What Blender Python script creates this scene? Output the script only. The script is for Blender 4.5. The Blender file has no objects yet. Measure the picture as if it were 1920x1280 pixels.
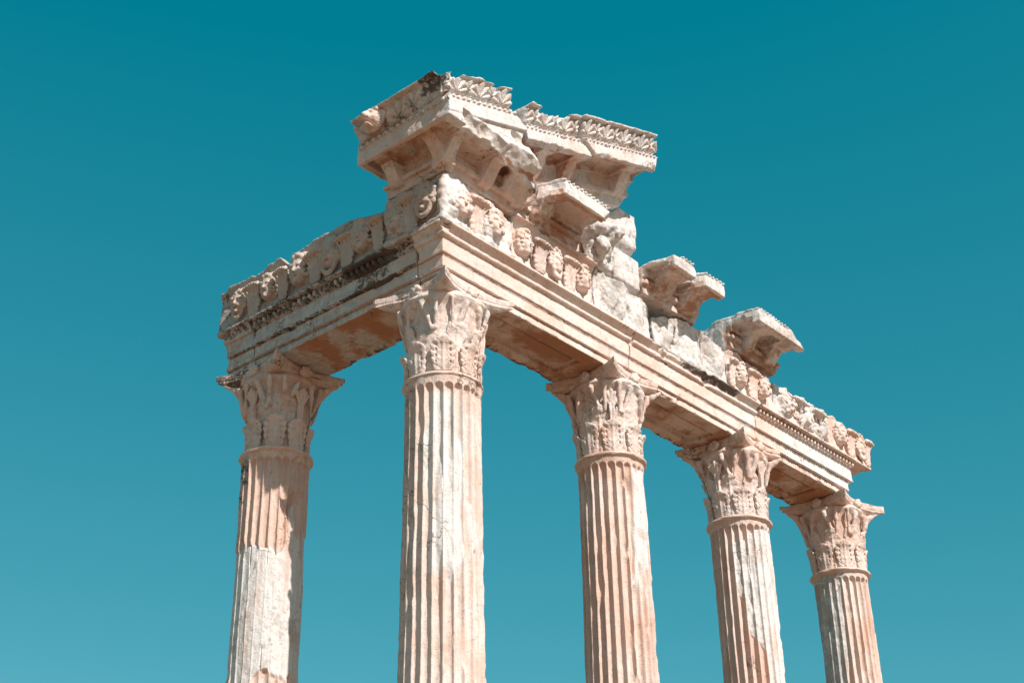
import bpy, math, numpy as np
F = np.float32
SC = bpy.context.scene
COL = SC.collection
R = math.radians

# ------------------------------------------------------------------ voxel sculpting helpers
class Grid:
    def __init__(s, lo, hi, h):
        s.lo = np.array(lo, float); s.h = h
        s.n = [int(math.ceil((b - a) / h)) + 1 for a, b in zip(lo, hi)]
        ax = [(s.lo[i] + h * np.arange(s.n[i])).astype(F) for i in range(3)]
        s.ax = ax
        s.X, s.Y, s.Z = ax[0][:, None, None], ax[1][None, :, None], ax[2][None, None, :]

def bspl(n, h, lo, s, rng_off):
    """cubic b-spline weights of n samples onto a lattice of spacing s"""
    t = (np.arange(n) * h) / s + rng_off
    i = np.floor(t).astype(int); f = (t - i)
    m = i.max() + 4
    W = np.zeros((n, m), F)
    w = np.stack([(1 - f) ** 3, 3 * f ** 3 - 6 * f ** 2 + 4, -3 * f ** 3 + 3 * f ** 2 + 3 * f + 1, f ** 3], 1) / 6
    for k in range(4):
        W[np.arange(n), i + k] += w[:, k]
    return W

def noise(G, s, seed):
    rg = np.random.default_rng(seed)
    sc = s if isinstance(s, (tuple, list)) else (s, s, s)
    W = [bspl(G.n[k], G.h, 0, sc[k], rg.random()) for k in range(3)]
    L = rg.standard_normal([w.shape[1] for w in W]).astype(F) * 1.9
    o = np.tensordot(W[2], L, (1, 2))               # z, x, y
    o = np.tensordot(W[1], o, (1, 2))               # y, z, x
    o = np.tensordot(W[0], o, (1, 2))               # x, y, z
    return o

def fbm(G, s, seed, oct=3, gain=.5):
    o = 0; a = 1.
    for k in range(oct):
        if k and s / 2 ** k < 1.2 * G.h: break
        o = o + a * noise(G, s / 2 ** k, seed * 17 + k); a *= gain
    return o

def box(X, Y, Z, x0, x1, y0, y1, z0, z1, r=0.0):
    dx = np.maximum(x0 - X, X - x1) + r
    dy = np.maximum(y0 - Y, Y - y1) + r
    dz = np.maximum(z0 - Z, Z - z1) + r
    if r == 0:
        return np.maximum(np.maximum(dx, dy), dz)
    out = np.sqrt(np.maximum(dx, 0) ** 2 + np.maximum(dy, 0) ** 2 + np.maximum(dz, 0) ** 2)
    return out + np.minimum(np.maximum(np.maximum(dx, dy), dz), 0) - r

def ell(X, Y, Z, c, r):
    a, b, d = (X - c[0]) / r[0], (Y - c[1]) / r[1], (Z - c[2]) / r[2]
    k = np.sqrt(a * a + b * b + d * d)
    return (k - 1) * min(r)

def cap(X, Y, Z, a, b, r0, r1=None):
    if r1 is None: r1 = r0
    a = np.array(a, float); b = np.array(b, float); ba = b - a; l2 = float(ba @ ba) + 1e-9
    px, py, pz = X - F(a[0]), Y - F(a[1]), Z - F(a[2])
    t = np.clip((px * F(ba[0]) + py * F(ba[1]) + pz * F(ba[2])) / F(l2), 0, 1)
    dx, dy, dz = px - t * F(ba[0]), py - t * F(ba[1]), pz - t * F(ba[2])
    return np.sqrt(dx * dx + dy * dy + dz * dz) - (F(r0) + t * F(r1 - r0))

def smin(a, b, k):
    h = np.maximum(k - np.abs(a - b), 0) / k
    return np.minimum(a, b) - h * h * (k * .25)

def smax(a, b, k): return -smin(-a, -b, k)
def sstep(x, a, b):
    t = np.clip((x - a) / (b - a), 0, 1); return t * t * (3 - 2 * t)

def surface_nets(d, G):
    d = np.ascontiguousarray(d, dtype=F)
    # closed hull: force the border outside
    for ax in range(3):
        sl = [slice(None)] * 3
        for e in (0, -1):
            sl[ax] = e; v = d[tuple(sl)]; np.maximum(v, F(G.h * .2), out=v); d[tuple(sl)] = v
    s = d < 0
    nx, ny, nz = d.shape
    cnt = np.zeros((nx - 1, ny - 1, nz - 1), np.uint8)
    for i in (0, 1):
        for j in (0, 1):
            for k in (0, 1):
                cnt += s[i:nx - 1 + i, j:ny - 1 + j, k:nz - 1 + k]
    act = np.argwhere((cnt > 0) & (cnt < 8))
    idx = np.full(cnt.shape, -1, np.int32)
    idx[act[:, 0], act[:, 1], act[:, 2]] = np.arange(len(act))
    acc = np.zeros((len(act), 3), F); num = np.zeros(len(act), F)
    cor = [(i, j, k) for i in (0, 1) for j in (0, 1) for k in (0, 1)]
    vals = {c: d[act[:, 0] + c[0], act[:, 1] + c[1], act[:, 2] + c[2]] for c in cor}
    for a in cor:
        for ax in range(3):
            if a[ax] == 0:
                b = list(a); b[ax] = 1; b = tuple(b)
                va, vb = vals[a], vals[b]
                m = (va < 0) != (vb < 0)
                t = np.where(m, va / np.where(m, va - vb, 1), 0)
                p = np.zeros((len(act), 3), F); p[:] = a; p[:, ax] = t
                acc[m] += p[m]; num[m] += 1
    V = (act + acc / num[:, None]) * G.h + G.lo
    quads = []
    for ax in range(3):
        u, v = [(1, 2), (2, 0), (0, 1)][ax]
        sa = [slice(1, -1)] * 3; sb = [slice(1, -1)] * 3
        sa[ax] = slice(0, -1); sb[ax] = slice(1, None)
        A, B = s[tuple(sa)], s[tuple(sb)]
        e = np.argwhere(A != B)
        flip = B[e[:, 0], e[:, 1], e[:, 2]]
        base = e.copy(); base[:, u] += 1; base[:, v] += 1
        def at(du, dv):
            q = base.copy(); q[:, u] -= du; q[:, v] -= dv
            return idx[q[:, 0], q[:, 1], q[:, 2]]
        q = np.stack([at(1, 1), at(0, 1), at(0, 0), at(1, 0)], 1)
        q[flip] = q[flip][:, ::-1]
        quads.append(q)
    Q = np.concatenate(quads)
    return V, Q[(Q >= 0).all(1)]

def make_mesh(name, V, Q, mat, tone=None, smooth=True, rust_shade=None):
    me = bpy.data.meshes.new(name)
    V = np.ascontiguousarray(V, dtype=F); Q = np.ascontiguousarray(Q, dtype=np.int32)
    n = Q.shape[1]
    me.vertices.add(len(V)); me.vertices.foreach_set('co', V.ravel())
    me.loops.add(Q.size); me.loops.foreach_set('vertex_index', Q.ravel())
    me.polygons.add(len(Q)); me.polygons.foreach_set('loop_start', np.arange(0, Q.size, n, dtype=np.int32))
    me.polygons.foreach_set('use_smooth', np.full(len(Q), smooth))
    me.update(calc_edges=True)
    if tone is not None:
        at = me.color_attributes.new('tone', 'FLOAT_COLOR', 'POINT')
        c = np.ones((len(V), 4), F); c[:, :3] = tone
        at.data.foreach_set('color', c.ravel())
    if rust_shade is not None:
        me.attributes.new('rust_shade', 'FLOAT', 'POINT').data.foreach_set('value', np.ascontiguousarray(np.clip(rust_shade, 0, 1), dtype=F))
    me.materials.append(mat)
    return me

def link(name, me, parent=None, loc=(0, 0, 0), rz=0):
    o = bpy.data.objects.new(name, me); COL.objects.link(o)
    o.location = loc; o.rotation_euler = (0, 0, rz)
    if parent: o.parent = parent
    return o

def tag(o, label=None, cat=None, group=None, kind=None):
    if label: o['label'] = label
    if cat: o['category'] = cat
    if group: o['group'] = group
    o['kind'] = kind or 'thing'
    return o

def rough(G, d, seed, amp=.006, s=.09):
    return d + F(amp) * fbm(G, s, seed, 3, .6)

def chip(G, d, dr, seed, amp=.035, s=.16, bias=.01):
    """knock edges off: dr is the same stone with generously rounded edges"""
    return np.maximum(d, dr - F(bias) + F(amp) * fbm(G, s, seed, 3, .55) - F(amp))

def poly_top(G, xs, zs, seed, amp=.02, s=.12):
    """half space below a broken polyline top running along x"""
    t = np.interp(G.ax[0], xs, zs).astype(F)[:, None, None]
    return G.Z - t + F(amp) * fbm(G, s, seed, 3)

# ------------------------------------------------------------------ materials
def stone(name, cream=(.745, .63, .575), pink=(.69, .515, .44), pale=(.70, .665, .64), grey=(.40, .375, .35),
          palebias=0., greybias=0., rust_shade=.5, soot=0., bump=1.):
    m = bpy.data.materials.new(name); m.use_nodes = True
    nt = m.node_tree; N = nt.nodes; L = nt.links
    bs = N['Principled BSDF']; bs.inputs['Roughness'].default_value = .88
    bs.inputs['Specular IOR Level'].default_value = .2
    geo = N.new('ShaderNodeNewGeometry')
    at = N.new('ShaderNodeAttribute'); at.attribute_name = 'tone'
    sep = N.new('ShaderNodeSeparateColor'); L.new(at.outputs['Color'], sep.inputs[0])
    def nz(scale, det=4, rgh=.55, vec=None, dist=0):
        n = N.new('ShaderNodeTexNoise'); n.inputs['Scale'].default_value = scale
        n.inputs['Detail'].default_value = det; n.inputs['Roughness'].default_value = rgh
        n.inputs['Distortion'].default_value = dist
        L.new(vec or geo.outputs['Position'], n.inputs['Vector']); return n.outputs['Fac']
    def mth(op, a, b=None, c=None, clamp=False):
        n = N.new('ShaderNodeMath'); n.operation = op; n.use_clamp = clamp
        for i, v in enumerate((a, b, c)):
            if v is None: continue
            if isinstance(v, (int, float)): n.inputs[i].default_value = v
            else: L.new(v, n.inputs[i])
        return n.outputs[0]
    def ramp(v, a, b):
        n = N.new('ShaderNodeMapRange'); n.interpolation_type = 'SMOOTHSTEP'
        n.inputs['From Min'].default_value = a; n.inputs['From Max'].default_value = b
        L.new(v, n.inputs['Value']); return n.outputs['Result']
    def mix(fac, a, b, mode='MIX'):
        n = N.new('ShaderNodeMix'); n.data_type = 'RGBA'; n.blend_type = mode
        if isinstance(fac, (int, float)): n.inputs[0].default_value = fac
        else: L.new(fac, n.inputs[0])
        for i, v in ((6, a), (7, b)):
            if isinstance(v, tuple): n.inputs[i].default_value = (*v, 1)
            else: L.new(v, n.inputs[i])
        return n.outputs[2]
    mp = N.new('ShaderNodeMapping'); mp.inputs['Scale'].default_value = (7, 7, .9)
    L.new(geo.outputs['Position'], mp.inputs['Vector'])
    n1 = nz(1.3, 5, .6); n2 = nz(3.1, 5, .6, dist=.4); n3 = nz(55, 3, .6); n4 = nz(11, 8, .72); n5 = nz(1.0, 6, .65, mp.outputs[0])
    n6 = nz(24, 6, .7); n7 = nz(.8, 3, .5)
    c = mix(ramp(n1, .36, .62), cream, pink)
    c = mix(ramp(mth('ADD', mth('MULTIPLY_ADD', n2, 1, palebias), mth('MULTIPLY', sep.outputs[0], .55)), .54, .72), c, pale)
    gf = ramp(mth('ADD', mth('ADD', n4, greybias), mth('MULTIPLY', sep.outputs[2], .33)), .60, .78)
    c = mix(mth('MULTIPLY', gf, .8), c, grey)
    ar = N.new('ShaderNodeAttribute'); ar.attribute_name = 'rust_shade'
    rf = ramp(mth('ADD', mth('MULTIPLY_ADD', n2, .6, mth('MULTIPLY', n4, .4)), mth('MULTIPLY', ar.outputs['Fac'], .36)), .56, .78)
    c = mix(mth('MULTIPLY', rf, .95), c, (.42, .185, .09))  # orange iron stain, also carries the shade painted on undersides
    c = mix(mth('MULTIPLY', ramp(n5, .50, .72), rust_shade), c, (.58, .315, .20))
    st = nz(2.2, 7, .72, dist=.8)
    c = mix(mth('MULTIPLY', ramp(st, .54, .66), .42), c, (.40, .275, .205))
    m2 = N.new('ShaderNodeMapping'); m2.inputs['Scale'].default_value = (16, 16, 1.3); L.new(geo.outputs['Position'], m2.inputs['Vector'])
    n9 = nz(1.0, 5, .62, m2.outputs[0])
    c = mix(mth('MULTIPLY', mth('MULTIPLY', ramp(n9, .55, .68), ramp(n2, .42, .58)), .45), c, (.34, .27, .23))
    # fine mottling, pores
    c = mix(mth('MULTIPLY', ramp(n3, .40, .72), .30), c, (.42, .33, .27))
    c = mix(mth('MULTIPLY', ramp(n6, .635, .72), .6), c, (.25, .19, .155))
    n8 = nz(40, 4, .65)
    c = mix(mth('MULTIPLY', mth('MULTIPLY', ramp(n8, .585, .66), ramp(n4, .46, .60)), .65), c, (.17, .125, .10))
    vo = N.new('ShaderNodeTexVoronoi'); vo.feature = 'DISTANCE_TO_EDGE'; vo.inputs['Scale'].default_value = 1.15
    wv = N.new('ShaderNodeVectorMath'); wv.operation = 'MULTIPLY_ADD'; nn = N.new('ShaderNodeTexNoise'); nn.inputs['Scale'].default_value = 4; nn.inputs['Detail'].default_value = 6
    L.new(geo.outputs['Position'], nn.inputs['Vector']); L.new(nn.outputs['Color'], wv.inputs[0]); wv.inputs[1].default_value = (.45, .45, .45); L.new(geo.outputs['Position'], wv.inputs[2])
    L.new(wv.outputs[0], vo.inputs['Vector'])
    ck = mth('MULTIPLY', mth('SUBTRACT', 1, ramp(vo.outputs['Distance'], .003, .011)), ramp(n7, .52, .60))
    c = mix(mth('MULTIPLY', ck, .75), c, (.16, .11, .085))
    # black crust and lichen with a shape of its own, plus painted coffer shade
    sf = ramp(mth('ADD', mth('ADD', mth('MULTIPLY', n4, .6), mth('MULTIPLY', n6, .4)), mth('ADD', mth('MULTIPLY', sep.outputs[1], .36), soot)), .69, .80)
    c = mix(mth('MULTIPLY', sf, .9), c, (.075, .056, .046))
    L.new(c, bs.inputs['Base Color'])
    hgt = mth('ADD', mth('MULTIPLY', n3, .35), mth('ADD', mth('MULTIPLY', n6, .55), mth('MULTIPLY', n4, .8)))
    b = N.new('ShaderNodeBump'); b.inputs['Strength'].default_value = .75 * bump; b.inputs['Distance'].default_value = .022
    L.new(hgt, b.inputs['Height']); L.new(b.outputs[0], bs.inputs['Normal'])
    return m

M_WARM = stone('warm_marble')
M_PALE = stone('pale_weathered_marble', palebias=.13, greybias=.05, rust_shade=.25)
M_PINK = stone('pink_marble', pink=(.70, .485, .40), cream=(.735, .60, .54), palebias=-.06, rust_shade=.6)
M_GRIM = stone('grimy_marble', cream=(.55, .46, .405), pink=(.49, .375, .315), pale=(.56, .52, .495), greybias=.10, soot=.02, rust_shade=.35)
M_ARCH = stone('smooth_marble', palebias=-.02, greybias=-.08, rust_shade=.25, bump=.6)
M_ARCHF = stone('facade_marble', cream=(.63, .53, .47), pink=(.58, .44, .37), pale=(.58, .55, .535), palebias=.05, greybias=.03, rust_shade=.35, bump=.8)

# ------------------------------------------------------------------ carved pieces reused on many stones
def carved_head(seed, beard=False, wear=0.):
    G = Grid((-.23, -.21, -.31), (.23, .12, .29), .0085); X, Y, Z = G.X, G.Y, G.Z
    d = ell(X, Y, Z, (0, .0, .03), (.125, .115, .16))
    d = smin(d, ell(X, Y, Z, (0, -.02, -.075), (.088, .095, .105)), .05)
    d = smin(d, cap(X, Y, Z, (-.062, -.097, .052), (.062, -.097, .052), .02), .02)
    for s in (-1, 1):
        d = smax(d, -ell(X, Y, Z, (s * .046, -.123, .018), (.034, .032, .024)), .014)
        d = smin(d, ell(X, Y, Z, (s * .046, -.088, .014), (.024, .022, .016)), .006)
        d = smin(d, ell(X, Y, Z, (s * .052, -.072, -.045), (.042, .042, .045)), .03)
    d = smin(d, cap(X, Y, Z, (0, -.104, .045), (0, -.138, -.03), .014, .023), .012)
    d = smax(d, -ell(X, Y, Z, (0, -.125, -.083), (.036, .034, .009)), .008)
    d = smin(d, ell(X, Y, Z, (0, -.107, -.098), (.027, .016, .011)), .01)
    d = smin(d, ell(X, Y, Z, (0, -.09, -.14), (.033, .03, .03)), .025)
    rg = np.random.default_rng(seed)
    hair = None
    for ring, (rx, rz, yy, n, rr) in enumerate(((.125, .16, -.055, 13, .036), (.155, .185, -.01, 14, .045), (.15, .18, .05, 12, .05))):
        for k in range(n):
            a = R(-42 + 264 * (k + .5 * (ring % 2)) / (n - 1))
            q = (rx * math.cos(a) + rg.normal(0, .006), yy + rg.normal(0, .008), .035 + rz * math.sin(a) + rg.normal(0, .006))
            e = ell(X, Y, Z, q, (rr, rr, rr * (.8 + .3 * rg.random())))
            hair = e if hair is None else smin(hair, e, .012)
    if beard:
        for k in range(15):
            a = R(180 + 180 * k / 14)
            q = (.10 * math.cos(a), -.035 - .02 * rg.random(), -.115 + .115 * math.sin(a))
            hair = smin(hair, ell(X, Y, Z, q, (.03, .03, .045)), .012)
    d = smin(d, hair, .012)
    d = smin(d, ell(X, Y, Z, (0, .06, .0), (.17, .08, .2)), .03)      # carved out of the block behind
    if wear:
        d = d + F(wear) * (fbm(G, .12, seed + 5, 3, .6) + .35)
    d = rough(G, d, seed + 9, .0022, .05)
    return surface_nets(d, G)

def carved_palmette(seed, h=.5, w=.15, wear=0.):
    """fluted tongue rising from the base and rolling over at the top"""
    G = Grid((-w - .07, -.2, -.03), (w + .07, .08, h + .08), .0085); X, Y, Z = G.X, G.Y, G.Z
    d = None
    for k in range(-3, 4):
        t = k / 3
        top = h * (1 - .10 * t * t)
        pts = [(w * t * .45, -.010, 0), (w * t * .50, -.022, top * .4), (w * t * .72, -.045, top * .72), (w * t * .98, -.095, top * .92), (w * t * 1.02, -.13, top * .90)]
        for p, q in zip(pts, pts[1:]):
            s_ = cap(X, Y, Z, p, q, .020, .021)
            d = s_ if d is None else smin(d, s_, .005)
    d = smin(d, cap(X, Y, Z, (-w * .9, -.10, h * .87), (w * .9, -.10, h * .87), .034), .03)
    d = smin(d, ell(X, Y, Z, (0, .04, h * .5), (w * .8, .05, h * .5)), .02)
    for sg in (-1, 1):
        for k in range(3):
            d = smin(d, ell(X, Y, Z, (sg * (.075 + .012 * k), -.015, .05 + .075 * k), (.035, .03, .045)), .006)
    if wear: d = d + F(wear) * (fbm(G, .1, seed + 3, 3, .6) + .4)
    d = rough(G, d, seed, .003, .05)
    return surface_nets(d, G)

def acanthus(seed, h, w, curl=.05, wear=.004, crisp=1.):
    """capital leaf: ribbed, lobed, tip curling outwards (towards -y)"""
    G = Grid((-w - .05, -curl - .12, -.02), (w + .05, .09, h + .06), .0085); X, Y, Z = G.X, G.Y, G.Z
    t = np.clip(Z / h, 0, 1.1)
    off = -(.010 + .03 * t + curl * np.clip(t - .6, 0, 1) ** 2 / .16)
    ax = np.abs(X)
    env = w * np.clip(.66 + .62 * t - .25 * t * t, 0, 1) * np.sqrt(np.clip(1.02 - np.clip(t - .66, 0, 1) ** 2 / .115, 0.001, 1))
    tl = (t - ax / w * .32) * 5.2                         # lobes sweep upwards
    fr = tl - np.floor(tl)
    lobe = np.sqrt(np.clip(1 - (2 * fr - 1) ** 2, 0, 1))
    hw = env * (1 - .22 * crisp * (1 - lobe))
    u = ax / np.maximum(env, .02)
    fine = np.abs(np.sin(tl * math.pi * 3))
    rel = .016 * lobe * np.clip(u * 1.6, 0, 1) * crisp + .006 * fine * crisp - .028 * u * u
    mid = .016 * np.exp(-(X / .018) ** 2)
    th = .024 + rel + mid
    d = np.maximum(ax - hw, np.abs(Y - off - .012) - th)
    d = np.maximum(d, np.maximum(-Z, Z - h))
    if crisp > .5:
        for k in range(4):                                # drill holes between the lobes
            for sg in (-1, 1):
                d = smax(d, -ell(X, Y, Z, (sg * w * .52, -.06 - .012 * k, h * (.27 + .175 * k)), (.017, .055, .026)), .005)
    d = smin(d, ell(X, Y, Z, (0, -.01 - curl, h * .9), (w * .5, .03, .035)), .03)
    d = d + F(wear) * (fbm(G, .10, seed, 3, .6) + .2)
    return surface_nets(d, G)

def stalk(seed, h=.5):
    """caulis between the leaves opening into a small flower"""
    G = Grid((-.15, -.16, -.02), (.15, .08, h + .05), .009); X, Y, Z = G.X, G.Y, G.Z
    d = cap(X, Y, Z, (0, 0, 0), (0, -.02, h * .62), .03, .036)
    for k in (-2, -1, 0, 1, 2):
        d = smin(d, cap(X, Y, Z, (.006 * k, -.025, h * .5), (.05 * k, -.075 + .012 * abs(k), h * (.96 - .05 * abs(k))), .014, .026), .008)
    for k in (-1, 1): d = smin(d, cap(X, Y, Z, (.018 * k, -.03, 0), (.024 * k, -.05, h * .6), .012, .015), .004)
    d = d + F(.004) * fbm(G, .07, seed, 3, .6)
    return surface_nets(d, G)

HEADS = [make_mesh('carved_head', *carved_head(1, False, .005), M_PINK), make_mesh('carved_head', *carved_head(2, True, .005), M_PINK),
         make_mesh('carved_head', *carved_head(3, False, .008), M_WARM)]
HEADS_F = [make_mesh('carved_head', *carved_head(4, False, .006), M_GRIM), make_mesh('carved_head', *carved_head(5, True, .006), M_GRIM)]
HEADS_W = [make_mesh('worn_head', *carved_head(6, False, .024), M_PALE), make_mesh('worn_head', *carved_head(7, True, .026), M_PALE)]
PALM = make_mesh('carved_palmette', *carved_palmette(11), M_PINK)
PALM_F = make_mesh('carved_palmette', *carved_palmette(12, wear=.004), M_GRIM)
PALM_W = make_mesh('worn_palmette', *carved_palmette(13, wear=.022), M_PALE)
LEAF_LO = [make_mesh('acanthus_leaf', *acanthus(21 + k, .42, .165, .045, .0035), M_WARM) for k in range(2)]
LEAF_HI = [make_mesh('acanthus_leaf', *acanthus(31 + k, .70, .15, .05, .010, .35), M_WARM) for k in range(2)]
STALK = make_mesh('stalk', *stalk(41), M_WARM)

# ------------------------------------------------------------------ relief patterns
def sima2d(s, t, per=.52, H=.33):
    """carved band: shell palmettes on a sunk ground with scroll stems between; s along in metres, t 0..1 up -> 0..1"""
    y = t * H
    c = np.round(s / per) * per; x = s - c
    def shell(x, y0, Rr, n):
        yy = y - y0
        r = np.sqrt(x * x + yy * yy); a = np.arctan2(x, yy)
        pet = np.abs(np.cos(n * a))
        lim = Rr * (1 - .10 * np.abs(a)) * (.86 + .14 * pet)
        return sstep(lim - r, 0, .012) * sstep(1.75 - np.abs(a), 0, .15) * (.15 + .85 * np.sqrt(pet)) * sstep(r, .012, .03)
    f = shell(x, .05, .82 * H, 5.0)
    c2 = (np.floor(s / per) + .5) * per; x2 = s - c2
    f = np.maximum(f, .95 * shell(x2, .42 * H, .50 * H, 3.5))
    for sg in (-1, 1):
        cx, cy, r0 = sg * .11, .26 * H, .062          # volutes
        dx, dy = x2 - cx, y - cy
        rr = np.sqrt(dx * dx + dy * dy); an = np.arctan2(dy, dx * sg)
        ph = (rr - .009 * an / math.pi) / .021
        sp = np.abs(ph - np.round(ph))
        f = np.maximum(f, .85 * sstep(.36 - sp, 0, .2) * sstep(r0 - rr, 0, .008))
    st = np.abs(y - (.10 + .07 * np.cos(2 * math.pi * x / per)) * H / .33 * .8)
    f = np.maximum(f, .75 * sstep(.014 - st, 0, .008))
    return f

def beads(s, t, per=.085):
    """egg and dart row: t 0..1 -> 0..1"""
    u = (s / per - np.floor(s / per) - .5) * 2
    egg = sstep(.62 - np.sqrt((u * .9) ** 2 + ((t - .5) * 1.15) ** 2), 0, .3)
    dart = sstep(.16 - np.abs(np.abs(u) - .98), 0, .1) * .6
    return np.maximum(egg, dart)

# ------------------------------------------------------------------ columns
FL = 24
def noise2p(th_n, z, s_th, s_z, seed):
    """noise periodic in theta"""
    rg = np.random.default_rng(seed)
    m = max(4, int(round(2 * math.pi / s_th)))
    t = np.arange(th_n) / th_n * m; i = np.floor(t).astype(int); f = t - i
    W = np.zeros((th_n, m), F)
    for k, w in enumerate(((1 - f) ** 3, 3 * f ** 3 - 6 * f ** 2 + 4, -3 * f ** 3 + 3 * f ** 2 + 3 * f + 1, f ** 3)):
        np.add.at(W, (np.arange(th_n), (i + k) % m), w / 6)
    zz = (z - z.min()) / s_z; j = np.floor(zz).astype(int); g = zz - j
    V = np.zeros((len(z), j.max() + 5), F)
    for k, w in enumerate(((1 - g) ** 3, 3 * g ** 3 - 6 * g ** 2 + 4, -3 * g ** 3 + 3 * g ** 2 + 3 * g + 1, g ** 3)):
        np.add.at(V, (np.arange(len(z)), j + k), w / 6)
    Lm = rg.standard_normal((m, V.shape[1])) * 1.8
    return (W @ Lm @ V.T).astype(F)

CAMDIR = math.atan2(-10.83, -11.3)       # azimuth from the corner column towards the viewer
def shaft_mesh(name, seed, r_top, r_low, patch, mat, wear=1.0, stepd=.006):
    nt = 576
    z = np.concatenate([np.arange(-.03, -4.0, -.013), np.linspace(-4.0, -7.75, 40)])
    th = np.arange(nt) / nt * 2 * math.pi
    TH, Z = np.meshgrid(th, z, indexing='ij')
    rel = (TH - CAMDIR + math.pi) % (2 * math.pi) - math.pi        # 0 = facing the viewer, + = right
    Rz = r_top + (r_low - r_top) * np.clip(-Z / 3.5, 0, 2.2) ** 1.15
    Rz = Rz + .03 * np.exp(Z / .06)                                   # apophyge under the necking
    n_a = noise2p(nt, z, .55, .5, seed); n_b = noise2p(nt, z, .16, .16, seed + 1); n_c = noise2p(nt, z, .05, .05, seed + 2)
    n_d = noise2p(nt, z, .25, .35, seed + 3)
    ph = (TH / (2 * math.pi) * FL) % 1 - .5
    hw = .44
    cut = np.sqrt(np.clip(1 - (ph / hw) ** 2, 0, 1)) ** .72
    w_m = 2 * math.pi * r_top / FL * hw
    top = -.12 - w_m
    cut = np.where(Z > top, np.sqrt(np.clip(1 - (ph / hw) ** 2 - ((Z - top) / w_m) ** 2, 0, 1)) ** .72, cut)
    depth = .056 * np.clip(1 + .18 * n_a, .5, 1.3)
    pm, tone = patch(rel, Z, n_a, n_b, n_d)
    dr = -depth * cut * (1 - .88 * pm)
    # arrises eaten away
    eat = np.clip(n_b + .55 * n_d - .85 / wear, 0, 2) * .018
    arr = np.clip(1 - cut * 1.6, 0, 1)
    dr -= eat * arr
    dr -= np.clip(n_d * .8 + n_b * .5 - 1.25, 0, 2) * .036 * (1 - pm)
    dr += .0045 * n_a + .0022 * n_b + .0016 * n_c
    dr -= pm * stepd
    rr = Rz + dr
    V = np.stack([rr * np.cos(TH), rr * np.sin(TH), Z], -1).reshape(-1, 3)
    nz = len(z); i = np.arange(nt)[:, None]; j = np.arange(nz - 1)[None, :]
    a = i * nz + j; b = ((i + 1) % nt) * nz + j
    Q = np.stack([a, a + 1, b + 1, b], -1).reshape(-1, 4)
    tn = np.stack([np.clip(t, 0, 1).reshape(-1) for t in tone], -1)
    return make_mesh(name, V, Q, mat, tn)

def lathe(name, prof, mat, seed=0, amp=.0, nt=160):
    """revolved profile [(r, z)...], open"""
    p = np.array(prof, float); n = len(p)
    th = np.arange(nt) / nt * 2 * math.pi
    zz = np.arange(n, dtype=float)
    w = noise2p(nt, zz * .04, .12, .06, seed) * amp
    rr = p[None, :, 0] + w
    V = np.stack([rr * np.cos(th)[:, None], rr * np.sin(th)[:, None], np.broadcast_to(p[None, :, 1], rr.shape)], -1).reshape(-1, 3)
    i = np.arange(nt)[:, None]; j = np.arange(n - 1)[None, :]
    a = i * n + j; b = ((i + 1) % nt) * n + j
    return make_mesh(name, V, np.stack([a, b, b + 1, a + 1], -1).reshape(-1, 4), mat)

def capital_bell(seed, rb=.425, bite=(), support=True):
    G = Grid((-.74, -.74, -.02), (.74, .74, 1.12), .0125); X, Y, Z = G.X, G.Y, G.Z
    rr = np.sqrt(X * X + Y * Y)
    prof = np.interp(G.ax[2], [0, .05, .1, .35, .6, .8, .93, 1.0, 1.03, 1.06, 1.12], [rb - .01, rb - .025, rb - .03, rb - .02, rb + .015, rb + .03, rb + .06, rb + .11, rb + .125, rb + .10, rb + .08]).astype(F)[None, None, :]
    d = (rr - prof) * .92
    d = np.maximum(d, np.maximum(-Z, Z - 1.10))
    # volute supports running out under the abacus horns
    ax, ay = np.abs(X), np.abs(Y)
    fr = F(2) * sstep(-X - Y, .45, .7) + (0 if support else 5)
    d = smin(d, cap(ax, ay, Z, (.32, .32, .80), (.43, .43, 1.02), .03, .04) + fr, .07)
    d = smin(d, cap(ax, ay, Z, (.43, .43, 1.03), (.52, .52, 1.09), .035, .03) + fr, .06)
    # helices below the abacus
    for s in (-1, 1):
        for sw in (0, 1):
            A_, B_ = (X, Y) if sw == 0 else (Y, X)
            d = smin(d, cap(np.abs(A_), B_ * s, Z, (.20, .40, .60), (.11, .49, .95), .022, .04), .03)
            d = smin(d, cap(np.abs(A_), B_ * s, Z, (.24, .38, .62), (.31, .45, .98), .022, .035), .03)
    d = d + F(.010) * fbm(G, .16, seed, 4, .6)
    for (c, r) in bite: d = smax(d, -(ell(X, Y, Z, c, r) + .02 * fbm(G, .1, seed + 4, 2)), .03)
    return surface_nets(d, G)

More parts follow.
